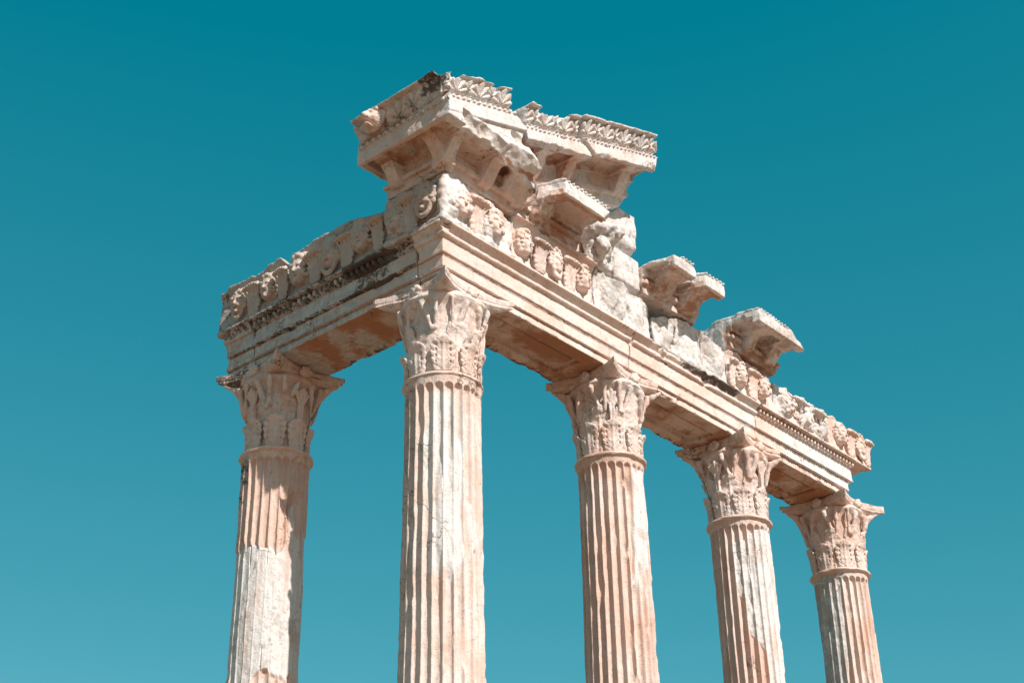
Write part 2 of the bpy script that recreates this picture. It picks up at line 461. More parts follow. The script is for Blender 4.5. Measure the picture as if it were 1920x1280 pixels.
def capital_abacus(seed, broken=(), horn=1.255):
    G = Grid((-.72, -.72, 1.06), (.72, .72, 1.245), .0105); X, Y, Z = G.X, G.Y, G.Z
    Rc, m = 1.20, .455
    ax, ay = np.abs(X), np.abs(Y)
    def plan(o):
        d = Rc - np.sqrt((ax - (m + Rc)) ** 2 + Y * Y)
        d = np.maximum(d, Rc - np.sqrt((ay - (m + Rc)) ** 2 + X * X))
        return np.maximum(d, (ax + ay - horn) * .707) + o
    d = np.maximum(plan(.0), np.maximum(1.155 - Z, Z - 1.236))
    d = np.minimum(d, np.maximum(plan(.014), np.maximum(1.065 - Z, Z - 1.16)))
    d = np.minimum(d, np.maximum(plan(-.004), np.maximum(1.10 - Z, Z - 1.135)))
    d = smax(d, (plan(.0) + np.maximum(1.13 - Z, 0)) * .8, .02)
    rg = np.random.default_rng(seed)
    d = d + F(.0045) * fbm(G, .13, seed, 3, .6)
    d = np.maximum(d, plan(.02) - .034 + F(.016) * fbm(G, .16, seed + 2, 3) )
    for c, r in broken: d = smax(d, -(ell(X, Y, Z, c, r) + .03 * fbm(G, .1, seed + 4, 2)), .02)
    tone = None
    return surface_nets(d, G)

def fleuron(seed):
    G = Grid((-.15, -.14, -.13), (.15, .1, .13), .0105); X, Y, Z = G.X, G.Y, G.Z
    d = ell(X, Y, Z, (0, 0, 0), (.075, .06, .075))
    for k in range(6):
        a = R(60 * k + 10)
        d = smin(d, ell(X, Y, Z, (.06 * math.cos(a), -.02, .05 * math.sin(a)), (.038, .035, .034)), .012)
    d = d + F(.009) * (fbm(G, .08, seed, 3, .6) + .2)
    return surface_nets(d, G)
FLEUR = make_mesh('fleuron', *fleuron(51), M_WARM)

def grime_tone(V, fn):
    t = np.zeros((len(V), 3), F); fn(V, t); return np.clip(t, 0, 1)

def n3v(V, s, seed):
    """cheap smooth noise at scattered points"""
    rg = np.random.default_rng(seed); o = 0
    for k in range(5):
        w = rg.standard_normal(3) * (1.6 + .5 * k) / s; o = o + np.sin(V @ w + rg.random() * 6.28) / (1 + .25 * k)
    return o / 2.2

def build_column(pos, label, seed, r_top, r_low, patch, rb=.40, stepd=.006, support=True, skip_hi=(), skip_lo=(), abroken=(), bite=(), mat=M_WARM, leafmat=None, cap_dark=False, neck=.485, rot=0.):
    root = bpy.data.objects.new('fluted_column', None); COL.objects.link(root)
    root.location = (pos[0], pos[1], 0)
    tag(root, label, 'column', 'marble columns carrying the entablature')
    link('shaft', shaft_mesh('shaft', seed, r_top, r_low, patch, mat, stepd=stepd), root)
    nk = [(r_top - .02, -.06), (neck - .035, -.05)] + [(neck - .022 + .022 * math.cos(a), -.004 + .026 * math.sin(a)) for a in np.linspace(-1.5, 1.5, 9)] + [(neck - .04, .032), (.40, .036)]
    link('necking_ring', lathe('necking_ring', nk, mat, seed + 3, .0045), root)
    bs = [(r_low + .03, -7.75), (r_low + .05, -7.78), (r_low + .10, -7.82), (r_low + .11, -7.86), (r_low + .10, -7.90), (r_low + .06, -7.93), (r_low + .09, -7.98), (r_low + .17, -8.03), (r_low + .19, -8.09), (r_low + .17, -8.15), (r_low + .15, -8.2)]
    link('column_base', lathe('column_base', bs, mat, seed + 5, .004), root)
    V, Q = capital_bell(seed + 7, rb, bite, support)
    tone = grime_tone(V, lambda V, t: (t.__setitem__((slice(None), 0), .35 * n3v(V, .5, seed)), t.__setitem__((slice(None), 2), .3 + .3 * n3v(V, .4, seed + 1))))
    capo = link('capital', make_mesh('capital', V, Q, mat, tone), root)
    V, Q = capital_abacus(seed + 8, abroken)
    tone = np.zeros((len(V), 3), F)
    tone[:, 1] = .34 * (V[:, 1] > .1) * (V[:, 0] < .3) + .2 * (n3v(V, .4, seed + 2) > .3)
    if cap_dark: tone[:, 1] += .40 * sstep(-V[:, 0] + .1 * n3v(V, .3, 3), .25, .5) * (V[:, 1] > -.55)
    tone[:, 2] = .4
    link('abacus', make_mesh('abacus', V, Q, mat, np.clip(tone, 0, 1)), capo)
    rg = np.random.default_rng(seed)
    for k in range(8):
        a = CAMDIR + R(45 * k) + rot
        if k not in skip_lo:
            o = link('acanthus_leaf', LEAF_LO[(k + seed) % 2], capo, (rb * math.cos(a), rb * math.sin(a), .035), a + math.pi / 2)
            o.scale = (1, 1, .93 + .14 * rg.random())
        a += R(22.5)
        if k not in skip_hi:
            o = link('acanthus_leaf', LEAF_HI[(k + seed) % 2], capo, ((rb - .025) * math.cos(a), (rb - .025) * math.sin(a), .035), a + math.pi / 2)
            o.scale = (1, 1, .92 + .12 * rg.random())
        a2 = CAMDIR + R(45 * k) + rot
        if k not in skip_lo and (k * 5 + seed // 100) % 3 == 0:
            o = link('stalk', STALK, capo, ((rb + .03) * math.cos(a2), (rb + .03) * math.sin(a2), .40), a2 + math.pi / 2)
    for k in range(4):
        a = R(90 * k)
        link('fleuron', FLEUR, capo, (.475 * math.cos(a), .475 * math.sin(a), 1.15), a + math.pi / 2)
    return root

def zeros(rel): return np.zeros_like(rel)
def patch0(rel, Z, a, b, d):        # far-left column: fluted pink top, broad smooth repair below
    e = .05 * b + .09 * d
    pm = sstep(-Z + e * 1.1 + .38 * sstep(rel, .35, .75) + .16 * sstep(-rel, .4, 1.0), 1.44, 1.47) * sstep(Z - e * .5, -3.02, -2.96)
    pm = pm * (.7 + .3 * sstep(rel + .2 * a, -.9, -.5))
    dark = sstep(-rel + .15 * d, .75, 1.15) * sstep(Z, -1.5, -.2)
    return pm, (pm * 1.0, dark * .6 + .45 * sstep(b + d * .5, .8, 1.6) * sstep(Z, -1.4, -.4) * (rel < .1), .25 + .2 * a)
def patch1(rel, Z, a, b, d):        # corner column: pale smooth patch mid-height
    e = .12 * d + .06 * b
    pm = sstep(.75 - np.abs(Z + 1.75 + e) / 1.0, 0, .3) * sstep(.5 - np.abs(rel - .18 + .15 * d), 0, .3) * .75
    pm = np.maximum(pm, .8 * sstep(.2 - np.abs(rel - .85 + .1 * d), 0, .15) * sstep(.35 - np.abs(Z + 1.9 + e), 0, .1))
    pale = sstep(-Z, .1, .5) * sstep(.62 - np.abs(rel - .05 + .1 * d), 0, .3) * sstep(Z + e, -2.6, -2.1)
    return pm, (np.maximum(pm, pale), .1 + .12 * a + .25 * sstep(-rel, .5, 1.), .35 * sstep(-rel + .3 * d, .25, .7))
def patch2(rel, Z, a, b, d):        # second flank column: smooth pale strip on its right
    e = .1 * d + .05 * b
    pm = sstep(rel - e * 1.2, .42, .55) * sstep(-Z + e, .12, .2) * sstep(Z + e * 2 - .9 * (rel - .5), -2.05, -1.85)
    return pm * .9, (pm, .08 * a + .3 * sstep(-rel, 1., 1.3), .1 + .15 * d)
def patch3(rel, Z, a, b, d):        # third: pale repair over the middle and right
    e = .08 * d + .04 * b
    lim = np.interp(Z, [-3, -2.33, -2.0, -1.74, -1.42, -.83, -.45, -.33, -.19, -.05], [.15, .10, .05, -.2, -.47, -.52, -.62, -.1, .42, .9])
    pm = sstep(rel + e * 1.5, lim, lim + .06)
    fl = .55 * pm * (.6 + .4 * sstep(rel, .6, .9))
    return fl, (pm, .05 * a, .1 + .35 * pm * (1 - sstep(rel, .3, .6)))
def patch4(rel, Z, a, b, d):        # last: grey veined marble on its left
    g = sstep(-rel + .12 * d + .1 * (Z + .8), .28, .40)
    return g * .5, (g * .8, .1 * g, np.clip(g * (.75 + .2 * b), 0, 1))

build_column((.014, 3.0), 'column at the far left, pink fluted above a broad smooth white repair', 100, .437, .452, patch0, .378, .020, skip_hi=(7, 0, 1), bite=(((-.3, -.5, .6), (.3, .2, .2)),), mat=M_PINK, cap_dark=True)
build_column((.01, -.02), 'tallest column in the photo, under the corner of the entablature, fluted pale marble', 200, .455, .478, patch1, .42, .002, False, skip_hi=(7,), mat=M_WARM)
build_column((3.19, -.085), 'pink fluted column right of the corner column, smooth pale strip on its right', 300, .437, .463, patch2, skip_hi=(1,), abroken=(((.64, -.64, 1.16), (.20, .20, .25)),), mat=M_PINK)
build_column((6.265, -.10), 'column second from the right, pale jagged repair across its fluted shaft', 400, .428, .445, patch3, skip_hi=(1, 2), abroken=(((.65, -.65, 1.16), (.19, .19, .25)),), mat=M_PINK)
build_column((9.30, -.04), 'column at the far right, grey veined marble on its left side', 500, .425, .438, patch4, skip_hi=(2,), mat=M_PINK)

# ------------------------------------------------------------------ architrave blocks
AP = [(.43, 1.24, 1.355), (.465, 1.35, 1.53), (.50, 1.525, 1.745), (.545, 1.74, 1.80), (.60, 1.80, 1.845), (.665, 1.84, 1.90)]
Z0, Z1 = 1.24, 1.905
def arch_profile(O, Z, k=0, ornate=False):
    d = None
    for o, a, b in AP[:3]:
        e = np.maximum(O - o, np.maximum(a - Z, Z - b)); d = e if d is None else np.minimum(d, e)
    tor = np.sqrt((O - .515) ** 2 + (Z - 1.77) ** 2) - .036
    cav = np.maximum(O - (.525 + .95 * (Z - 1.80)) , np.maximum(1.79 - Z, Z - 1.885))
    fil = np.maximum(O - .625, np.maximum(1.872 - Z, Z - Z1))
    body = np.maximum(O - .48, np.maximum(1.5 - Z, Z - Z1))
    if ornate: return np.minimum(np.minimum(d, fil), body)
    return np.minimum(np.minimum(np.minimum(d, tor), np.minimum(cav, fil)), body)

def architrave(name, x0, x1, label, seed, mat, ornate=False, corner=False, wear=1., chips=(), toney=None, facade=False):
    G = Grid((x0 - .72 if corner else x0 - .03, -.72, 1.2), (x1 + .03, .47, 1.94), .0095); X, Y, Z = G.X, G.Y, G.Z
    O = -Y
    if corner: O = np.maximum(-Y, -X + 0 * Y)
    d = arch_profile(O, Z, 0, ornate)
    if ornate:      # egg row on the crown and pearl rows under the fasciae
        t = (Z - 1.765) / .10
        d = np.minimum(d, np.maximum(O - .495 - .08 * beads(X + 0 * Z, t, .10), np.maximum(-t, t - 1) * .1))
        for o, z in ((.468, 1.352), (.503, 1.53)):
            u = (X / .055 - np.floor(X / .055) - .5) * .055
            d = np.minimum(d, np.sqrt((u * .8) ** 2 + (O - o) ** 2 + (Z - z) ** 2) - .021)
    for o_, z_ in ((.43, 1.343), (.465, 1.516)):
        d = np.maximum(d, -np.maximum(o_ - .022 - O, np.abs(Z - z_) - .0085))
    d = np.maximum(d, Y - .43 + 0 * X)
    d = np.maximum(d, np.maximum(Z0 - Z, Z - Z1))
    d = np.maximum(d, X - x1)
    if corner:
        d = np.maximum(d, -np.maximum(X - .44, np.maximum(-.05 - Y, 0 * Z - 1)) if False else np.minimum(1e3, d))
        d = np.maximum(d, np.minimum(Y + .05, .45 - X) + 0 * Z)         # leave room for the facade block
    else:
        d = np.maximum(d, x0 - X)
    # sunk panel of the soffit
    px0, px1 = (max(x0, 0) + .75, x1 - .75)
    d = np.maximum(d, -box(X, Y, Z, px0, px1, -.22, .22, 1.1, 1.315, .02))
    d = np.minimum(d, box(X, Y, Z, px0 + .07, px1 - .07, -.14, .14, 1.285, 1.4))
    er = fbm(G, .22, seed, 4, .6)
    d = d + F(.0022) * fbm(G, .07, seed + 1, 3, .6)
    # worn arrises: where the noise runs high the profile melts
    soft = np.maximum(O - .40 - .47 * (Z - 1.24) - .045, d)
    d = np.maximum(d, soft * .9 - .035 + F(.022 * wear) * er)
    d = np.maximum(d, ((O - .43) + (Z0 - Z)) * .707 + .006 + F(.012 * wear) * fbm(G, .14, seed + 2, 3))
    d = np.maximum(d, ((Y - .43) + (Z0 - Z)) * .707 + .012 + F(.02 * wear) * fbm(G, .12, seed + 3, 3))
    for c, r in chips: d = smax(d, -(ell(X, Y, Z, c, r) + .02 * fbm(G, .08, seed + 5, 2)), .02)
    V, Q = surface_nets(d, G)
    tone = np.zeros((len(V), 3), F)
    if toney: toney(V, tone)
    rust_shade = (V[:, 2] < 1.30) * (.50 + .55 * n3v(V, .45, seed)) * (np.abs(V[:, 1]) < .425)  # soffit mask: iron stain plus shade put into the colour
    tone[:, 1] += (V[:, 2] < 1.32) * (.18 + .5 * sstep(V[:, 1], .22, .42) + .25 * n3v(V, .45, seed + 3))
    o = link(name, make_mesh(name, V, Q, mat, np.clip(tone, 0, 1), rust_shade=rust_shade), rz=-math.pi / 2 if facade else 0)
    return tag(o, label, 'architrave block', 'architrave blocks spanning the columns')

def tone_soot_crown(V, t):
    n = n3v(V, .5, 5); t[:, 1] = .18 + .45 * sstep(V[:, 2], 1.72, 1.8) * (n > -.2)
def tone_A(V, t):
    n = n3v(V, .7, 8)
    t[:, 1] = .12 * n + .5 * sstep(V[:, 2], 1.78, 1.86) * (n3v(V, .4, 9) > .1) - .1
    t[:, 0] = .15 * n
def tone_B(V, t):
    n = n3v(V, .7, 18)
    t[:, 1] = -.1 + .85 * sstep(V[:, 2], 1.76, 1.82) * sstep(.9 - np.abs(V[:, 0] - 5.1), 0, .3) + .25 * sstep(V[:, 2], 1.8, 1.86)
    t[:, 0] = .1 * n + .3 * sstep(V[:, 0], 4.9, 6)
def tone_C(V, t):
    t[:, 0] = .75 * sstep(V[:, 0] + 4 * (1.6 - V[:, 2]) * 0, 6.9, 7.5) * (V[:, 2] > 1.35) * (V[:, 2] < 1.78)
    t[:, 1] = -.1 + .6 * sstep(V[:, 2], 1.74, 1.8); t[:, 2] = .2 * t[:, 0]
def tone_F(V, t):       # facade, x local = -y
    y = -V[:, 0]; n = n3v(V, .5, 28)
    t[:, 1] = .10 + .55 * sstep(V[:, 2], 1.72, 1.78) * (n > -.9) + .6 * sstep(.55 - np.abs(y - .7), 0, .35) * (V[:, 2] > 1.5) * (n > -.5)
    t[:, 1] += .65 * sstep(.03 - np.abs(V[:, 2] - 1.53), 0, .03) + .4 * sstep(.02 - np.abs(V[:, 2] - 1.35), 0, .02)
    t[:, 1] *= (V[:, 1] < -.3)
    t[:, 0] = .6 * sstep(y, .9, 1.3); t[:, 2] = .55 * sstep(y, .8, 1.2)

architrave('architrave_block', -.5, 3.215, 'corner architrave block, pink smooth fasciae meeting at the sharp corner', 601, M_ARCH, corner=True, toney=tone_A, wear=.8,
           chips=(((-.53, -.05, 1.55), (.06, .10, .14)), ((-.5, -.05, 1.3), (.07, .13, .12)), ((-.6, -.6, 1.86), (.10, .10, .05))))
architrave('architrave_block', 3.235, 6.38, 'middle architrave block of the right run, black crust along its chipped crown', 602, M_ARCH, toney=tone_B, wear=1.25,
           chips=(((4.95, -.60, 1.80), (.30, .07, .05)), ((5.5, -.63, 1.84), (.45, .06, .04)), ((4.3, -.64, 1.88), (.7, .06, .05)), ((3.23, -.56, 1.80), (.05, .06, .10)), ((4.1, -.45, 1.24), (.25, .05, .04))))
architrave('architrave_block', 6.40, 9.29, 'right end architrave block, pale, egg moulding along its crown', 603, M_ARCH, ornate=True, toney=tone_C, wear=1.1,
           chips=(((9.3, -.45, 1.4), (.12, .2, .12)), ((6.4, -.5, 1.3), (.12, .1, .10))))
architrave('architrave_block', -3.01, .035, 'long left architrave block, grey, soot black bead moulding along its crown', 604, M_ARCHF, ornate=True, toney=tone_F, wear=1.2, facade=True,
           chips=(((-.55, -.5, 1.5), (.30, .05, .05)), ((-.2, -.6, 1.84), (.3, .12, .08))))
architrave('architrave_block', -3.60, -3.03, 'short left end architrave block with a broken outer edge', 605, M_ARCHF, toney=tone_F, wear=1.4, facade=True,
           chips=(((-3.66, -.2, 1.6), (.10, .5, .22)), ((-3.62, -.5, 1.86), (.2, .2, .06))))

# ------------------------------------------------------------------ frieze blocks
ZF = 1.908
def frieze(x0, x1, tops, label, seed, mat, heads=(), palms=(), lumps=(), facade=False, face=.545, fillet=False, wear=1., toney=None, back=.33, hm=None, pm=None, hz=2.24, wavy=0.):
    G = Grid((x0 - .05, -.76, 1.88), (x1 + .05, back + .04, 2.72), .013); X, Y, Z = G.X, G.Y, G.Z
    O = -Y
    t = (Z - ZF) / .7
    cav = face + .01 - .045 * np.sin(np.clip(t, 0, 1) * math.pi) + .03 * sstep(t, .8, 1.)
    d = np.maximum(O - cav, Y - back)
    d = np.maximum(d, np.maximum(x0 - X, X - x1))
    d = np.maximum(d, ZF - Z)
    base = box(X, Y, Z, x0, x1, -face - .025, 0, ZF, ZF + .05, .015)
    d = np.minimum(d, base)
    if fillet: d = np.minimum(d, box(X, Y, Z, x0, x1, -face - .095, 0, 2.572, 2.612, .005))
    for (lx, lz, rx, ry, rz) in lumps: d = smin(d, ell(X, Y, Z, (lx, -face, lz), (rx, ry, rz)), .06)
    d = np.maximum(d, poly_top(G, *zip(*tops), seed + 3, .012))
    rnd = box(X, Y, Z, x0, x1, -face - .14, back, ZF, 2.63, .12)
    d = np.maximum(d, rnd - .055 + F(.022 * wear) * fbm(G, .2, seed + 6, 3, .6))
    d = d + F(.008 * wear) * fbm(G, .10, seed, 4, .62) + F(.012 * wear) * noise(G, .22, seed + 1)
    V, Q = surface_nets(d, G)
    tone = np.zeros((len(V), 3), F)
    if toney: toney(V, tone)
    o = link('frieze_block', make_mesh('frieze_block', V, Q, mat, np.clip(tone, 0, 1)), rz=-math.pi / 2 if facade else 0)
    tag(o, label, 'frieze block', 'carved frieze blocks on the architrave')
    rg = np.random.default_rng(seed)
    for i, h in enumerate(heads):
        hx, me = h[0], h[1]
        c = link(me.name.split('.')[0], me, o, (hx, -face - .02, h[2] if len(h) > 2 else hz), R(rg.uniform(-6, 6)))
        c.scale = [(h[3] if len(h) > 3 else .90) * q for q in (.95, 1, 1.06)]
    for p in palms:
        c = link(p[1].name.split('.')[0], p[1], o, (p[0], -face - .02, ZF + .055), 0)
        c.scale = (p[2] if len(p) > 2 else 1., .85, p[3] if len(p) > 3 else .93)
    return o

def tone_grim(V, t):
    n = n3v(V, .45, 33); t[:, 1] = .22 + .28 * n; t[:, 2] = .5
def tone_pale(V, t):
    n = n3v(V, .5, 35); t[:, 0] = .55 + .3 * n; t[:, 2] = .35 + .35 * n3v(V, .3, 36)
def tone_warm(V, t):
    n = n3v(V, .5, 37); t[:, 0] = .3 * n; t[:, 1] = .1 * n3v(V, .3, 38)

frieze(.745, 2.43, [(.7, 2.615), (2.5, 2.615)], 'frieze block with three crisp carved heads under the small bracket cornice', 701, M_WARM, fillet=True, toney=tone_warm,
       heads=((.93, HEADS[0]), (1.55, HEADS[1]), (2.14, HEADS[0])), palms=((1.235, PALM), (1.845, PALM), (.70 + .0, PALM, .5) if False else (1.235, PALM)))
frieze(2.45, 3.70, [(2.4, 2.6), (3.2, 2.55), (3.7, 2.5)], 'worn pale frieze block right of the three crisp heads, carving almost gone', 702, M_PALE, wear=.9, toney=tone_pale,
       lumps=((2.75, 2.25, .17, .05, .24), (3.35, 2.22, .17, .045, .24), (3.05, 2.2, .08, .05, .26)))
frieze(3.79, 5.00, [(3.75, 2.36), (4.0, 2.5), (4.4, 2.56), (5.0, 2.58)], 'worn pale frieze block below the two-bracket cornice piece', 703, M_PALE, wear=.9, toney=tone_pale,
       lumps=((4.03, 2.2, .18, .045, .22), (4.66, 2.2, .18, .05, .26), (4.35, 2.2, .08, .045, .24)))
frieze(5.015, 5.62, [(5.0, 2.59), (5.3, 2.56), (5.62, 2.5)], 'short worn frieze block left of the two carved heads', 704, M_PALE, wear=1.0, toney=tone_pale,
       lumps=((5.3, 2.2, .18, .06, .24),))
frieze(5.64, 6.96, [(5.6, 2.58), (6.5, 2.55), (6.75, 2.42), (7.0, 2.32)], 'pink frieze block with two carved heads below the rightmost bracket cornice', 705, M_WARM, wear=1.0, toney=tone_warm,
       heads=((5.96, HEADS[0]), (6.58, HEADS[2])), palms=((6.27, PALM), (5.70, PALM, .6)))
frieze(6.98, 8.56, [(6.95, 2.5), (7.4, 2.5), (7.6, 2.42), (8.0, 2.46), (8.6, 2.42)], 'long worn pale frieze block right of the two carved heads', 706, M_PALE, wear=1.5, toney=tone_pale,
       lumps=((7.3, 2.2, .17, .10, .22), (7.9, 2.2, .17, .10, .22), (8.4, 2.15, .15, .08, .2)), heads=((7.32, HEADS_W[0]), (7.92, HEADS_W[1])), palms=((7.6, PALM_W), (8.2, PALM_W)))
frieze(8.58, 9.88, [(8.5, 2.52), (9.9, 2.47)], 'pink frieze block at the right end, two carved heads, overhanging the architrave', 707, M_PINK, wear=1.1, fillet=True, toney=tone_warm,
       heads=((8.93, HEADS[2]), (9.55, HEADS[1])), palms=((9.24, PALM), (9.78, PALM, .7)), back=.25)
frieze(-2.21, -.47, [(-2.25, 2.60), (-1.5, 2.64), (-1.0, 2.62), (-.5, 2.50)], 'dark weathered left frieze block with three carved heads', 708, M_GRIM, facade=True, toney=tone_grim, wear=.8,
       heads=((-2.02, HEADS_F[0], 2.23, 1.1), (-1.43, HEADS_F[1], 2.23, 1.1), (-.83, HEADS_F[0], 2.24, 1.1)), palms=((-1.72, PALM_F), (-1.12, PALM_F), (-.55, PALM_F, .8)))
frieze(-3.74, -2.23, [(-3.8, 2.58), (-3.1, 2.63), (-2.45, 2.63), (-2.3, 2.48), (-2.2, 2.42)], 'left end frieze block, grey and broken, bright chipped spots', 709, M_GRIM, facade=True, toney=tone_grim, wear=.9,
       heads=((-3.27, HEADS_F[1]), (-2.66, HEADS_F[0])), palms=((-2.96, PALM_F), (-2.36, PALM_F, .8)), back=.25)

def corner_frieze():
    G = Grid((-.78, -.78, 1.88), (.78, .50, 2.72), .0125); X, Y, Z = G.X, G.Y, G.Z
    O = np.maximum(-Y + 0 * X, -X + 0 * Y)
    t = (Z - ZF) / .7
    cav = .555 - .03 * np.sin(np.clip(t, 0, 1) * math.pi) + .03 * sstep(t, .8, 1.)
    d = O - cav
    d = np.maximum(d, np.maximum(X - .73, Y - .455))
    d = np.maximum(d, ZF - Z)
    d = np.minimum(d, box(X, Y, Z, -.61, .73, -.61, .455, ZF, ZF + .06, .015))
    for (c, r) in (((-.33, -.56, 2.3), (.2, .1, .27)), ((.3, -.56, 2.25), (.2, .1, .25)), ((-.56, .2, 2.3), (.1, .2, .27)), ((-.54, -.54, 2.3), (.09, .09, .36))):
        d = smin(d, ell(X, Y, Z, c, r), .06)
    d = np.maximum(d, poly_top(G, [-.7, -.35, .1, .45, .73], [2.60, 2.61, 2.61, 2.56, 2.50], 7, .012))
    rnd = box(X, Y, Z, -.7, .73, -.7, .455, ZF, 2.63, .13)
    d = np.maximum(d, rnd - .03 + F(.03) * fbm(G, .2, 716, 3, .6))
    d = d + F(.010) * fbm(G, .10, 710, 4, .62)
    V, Q = surface_nets(d, G)
    tone = np.zeros((len(V), 3), F)
    f = sstep(V[:, 1] - V[:, 0], -.02, .06)          # the facade side is crusted
    tone[:, 1] = f * (.22 + .25 * n3v(V, .4, 41)); tone[:, 2] = f * .6 + .15; tone[:, 0] = (1 - f) * (.5 + .3 * n3v(V, .4, 42))
    o = link('frieze_block', make_mesh('frieze_block', V, Q, M_WARM, np.clip(tone, 0, 1)))
    tag(o, 'corner frieze block under the big corner cornice, worn heads on both faces', 'frieze block', 'carved frieze blocks on the architrave')
    link('worn_head', HEADS[2], o, (-.30, -.585, 2.23), R(-5)); link('worn_head', HEADS[2], o, (.31, -.58, 2.22), R(6))
    link('carved_head', HEADS_F[0], o, (-.58, .22, 2.25), R(-90)); link('carved_head', HEADS_F[1], o, (-.60, -.30, 2.28), R(-84))
    link('carved_palmette', PALM_F, o, (-.575, -.05, ZF + .06), R(-90)); link('carved_palmette', PALM, o, (.0, -.575, ZF + .06), 0)
corner_frieze()

# ------------------------------------------------------------------ cornice pieces
def console(X, Y, Z, x0, x1, zb=2.66, zs=2.94, yo=-1.0, yi=-.6):
    """scroll bracket under the soffit, running outwards along -y"""
    slope = (zs - zb) / (yo - yi)
    dz = zb + .02 + slope * (Y - yi) * 1.0 - Z
    bulge = .05 * np.sin(np.clip((Y - yi) / (yo - yi), 0, 1) * 2 * math.pi)
    nrm = 1 / math.sqrt(1 + slope * slope)
    d = np.maximum((dz - bulge) * nrm, Z - zs - .05)
    d = np.maximum(d, np.maximum(yo - Y, Y - yi - .1))
    return np.maximum(d, np.maximum(x0 - X, X - x1))

def corner_cornice():
    G = Grid((-1.36, -1.36, 2.58), (1.1, .56, 3.98), .0098); X, Y, Z = G.X, G.Y, G.Z
    Xb, Yb, Zb = X + 0 * Y + 0 * Z, Y + 0 * X + 0 * Z, Z + 0 * X + 0 * Y
    k = .33; W = Z - k * X
    d = box(X, Y, Z, -.60, 1.0, -.60, .40, 2.612, 3.3)
    d = np.minimum(d, box(X, Y, Z, -.66, 1.0, -.66, .42, 2.74, 2.82, .01))
    d = np.minimum(d, box(X, Y, Z, -1.06, .95, -1.13, .46, 2.94, 3.14, .008))              # corona slab
    d = np.minimum(d, np.maximum(box(X, Y, W, -1.05, .5, -1.10, .35, 3.0, 3.5), 2.96 - Z))                          # wedge up to the raking line
    d = np.minimum(d, np.maximum(box(X, Y, W, -1.06, .5, -1.14, .35, 3.34, 3.53, .008), 3.0 - Z))
    # coffers between the brackets
    for (x0, x1, y0, y1) in ((-.97, -.67, -.50, .03), (-.97, -.67, .25, .40), (-.5, -.04, -1.02, -.67), (.2, .60, -1.02, -.67), (-.97, -.76, -.97, -.76)):
        d = np.maximum(d, -box(X, Y, Z, x0, x1, y0, y1, 2.8, 3.10, .03))
        d = np.maximum(d, -(box(X, Y, Z, x0 - .03, x1 + .03, y0 - .03, y1 + .03, 2.8, 2.975, .02)))
    for (x0, x1) in ((-.71, -.54), (-.01, .17), (.63, .82)): d = np.minimum(d, console(X, Y, Z, x0, x1))
    for (y0, y1) in ((-.72, -.54), (.05, .24)): d = np.minimum(d, console(Y, X, Z, y0, y1, yo=-.98))
    # egg rows
    t = (Zb - 3.14) / .085
    d = np.minimum(d, np.maximum(np.maximum(-Xb - 1.05 - .045 * beads(Yb, t, .11), np.maximum(-1.14 - Yb, Yb - .47)), np.maximum(np.maximum(-t, t - 1) * .085, Xb + .6)))
    t = (W + 0 * Y - 3.53) / .07
    d = np.minimum(d, np.maximum(np.maximum(-Yb - 1.11 - .05 * beads(Xb, t, .095), np.maximum(-1.08 - Xb, Xb - .5)), np.maximum(np.maximum(-t, t - 1) * .07, Yb + .5)))
    # sima: facade side level, flank side raking
    t = (Zb - 3.225) / .34; tc = np.clip(t, 0, 1)
    prof = 1.05 + .13 * tc ** 1.5 + .03 * (t > .9)
    fx = np.maximum(-Xb - prof + .035 * (t < .90) - .06 * sima2d(Yb - .2, tc / .9, .50) * (t < .90), np.maximum(-t, t - 1) * .34)
    fx = np.maximum(np.maximum(fx, Xb + .55), np.maximum(-1.22 - Yb, Yb - .475))
    t = (W + 0 * Y - 3.60) / .29; tc = np.clip(t, 0, 1)
    prof = 1.10 + .12 * tc ** 1.5
    fy = np.maximum(-Yb - prof + (t < .88) * (.04 - .075 * sima2d(Xb + .1, tc / .88, .42, .28)) - .02 * (t > .88), np.maximum(-t, t - 1) * .29)
    fy = np.maximum(np.maximum(fy, Yb + .45), np.maximum(-1.14 - Xb, Xb - .5))
    fx = np.maximum(fx, (Xb - Yb) * .707 - .06); fy = np.maximum(fy, (Yb - Xb) * .707 - .06)
    fy = np.maximum(fy, W - 3.875 + F(.022) * fbm(G, .22, 806, 3, .55))
    d = np.minimum(d, np.minimum(fx, fy))
    d = np.minimum(d, box(X, Y, Z, -1., .2, -1., .3, 3.0, 3.45))
    d = smin(d, ell(X, Y, Z, (.66, -.80, 2.90), (.30, .22, .24)), .08)
    d = smin(d, ell(X, Y, Z, (.42, -.98, 3.12), (.34, .14, .20)), .10)
    # broken right end
    zz = [2.58, 2.75, 2.9, 3.0, 3.1, 3.28, 3.5, 3.6, 3.72, 3.95]; xx = [1.02, 1.0, .90, .72, .55, .36, .36, .22, .10, -.05]
    cutx = np.interp(G.ax[2], zz, xx).astype(F)[None, None, :]
    nb = .7 * fbm(G, .24, 801, 4, .5) + 1.3 * np.abs(fbm(G, .20, 802, 2, .5)) - .8
    d = np.maximum(d, (X - cutx + F(.035) * nb) * .8)
    # the level corona is split away along the flank: a long raking fracture
    fr = (-(Y + 1.04) * .75 + (3.02 - Z) * .66 + F(.03) * nb)
    d = np.maximum(d, np.minimum(fr * .9, np.minimum(X + .80 + F(.03) * nb, 3.30 - Z) * 1.0) if True else d)
    d = np.maximum(d, -ell(X, Y, Z, (.25, -1.16, 3.28), (.16, .10, .10)) - F(.02) * nb)
    # left end torn, top edge ragged
    d = np.maximum(d, Y - .47 + .3 * np.maximum(2.95 - Z, 0) + F(.012) * nb)
    top = np.minimum(3.565 + .02 * np.clip(Y + 1, -1, 2) - .06 * (Y < -1.0), 9)
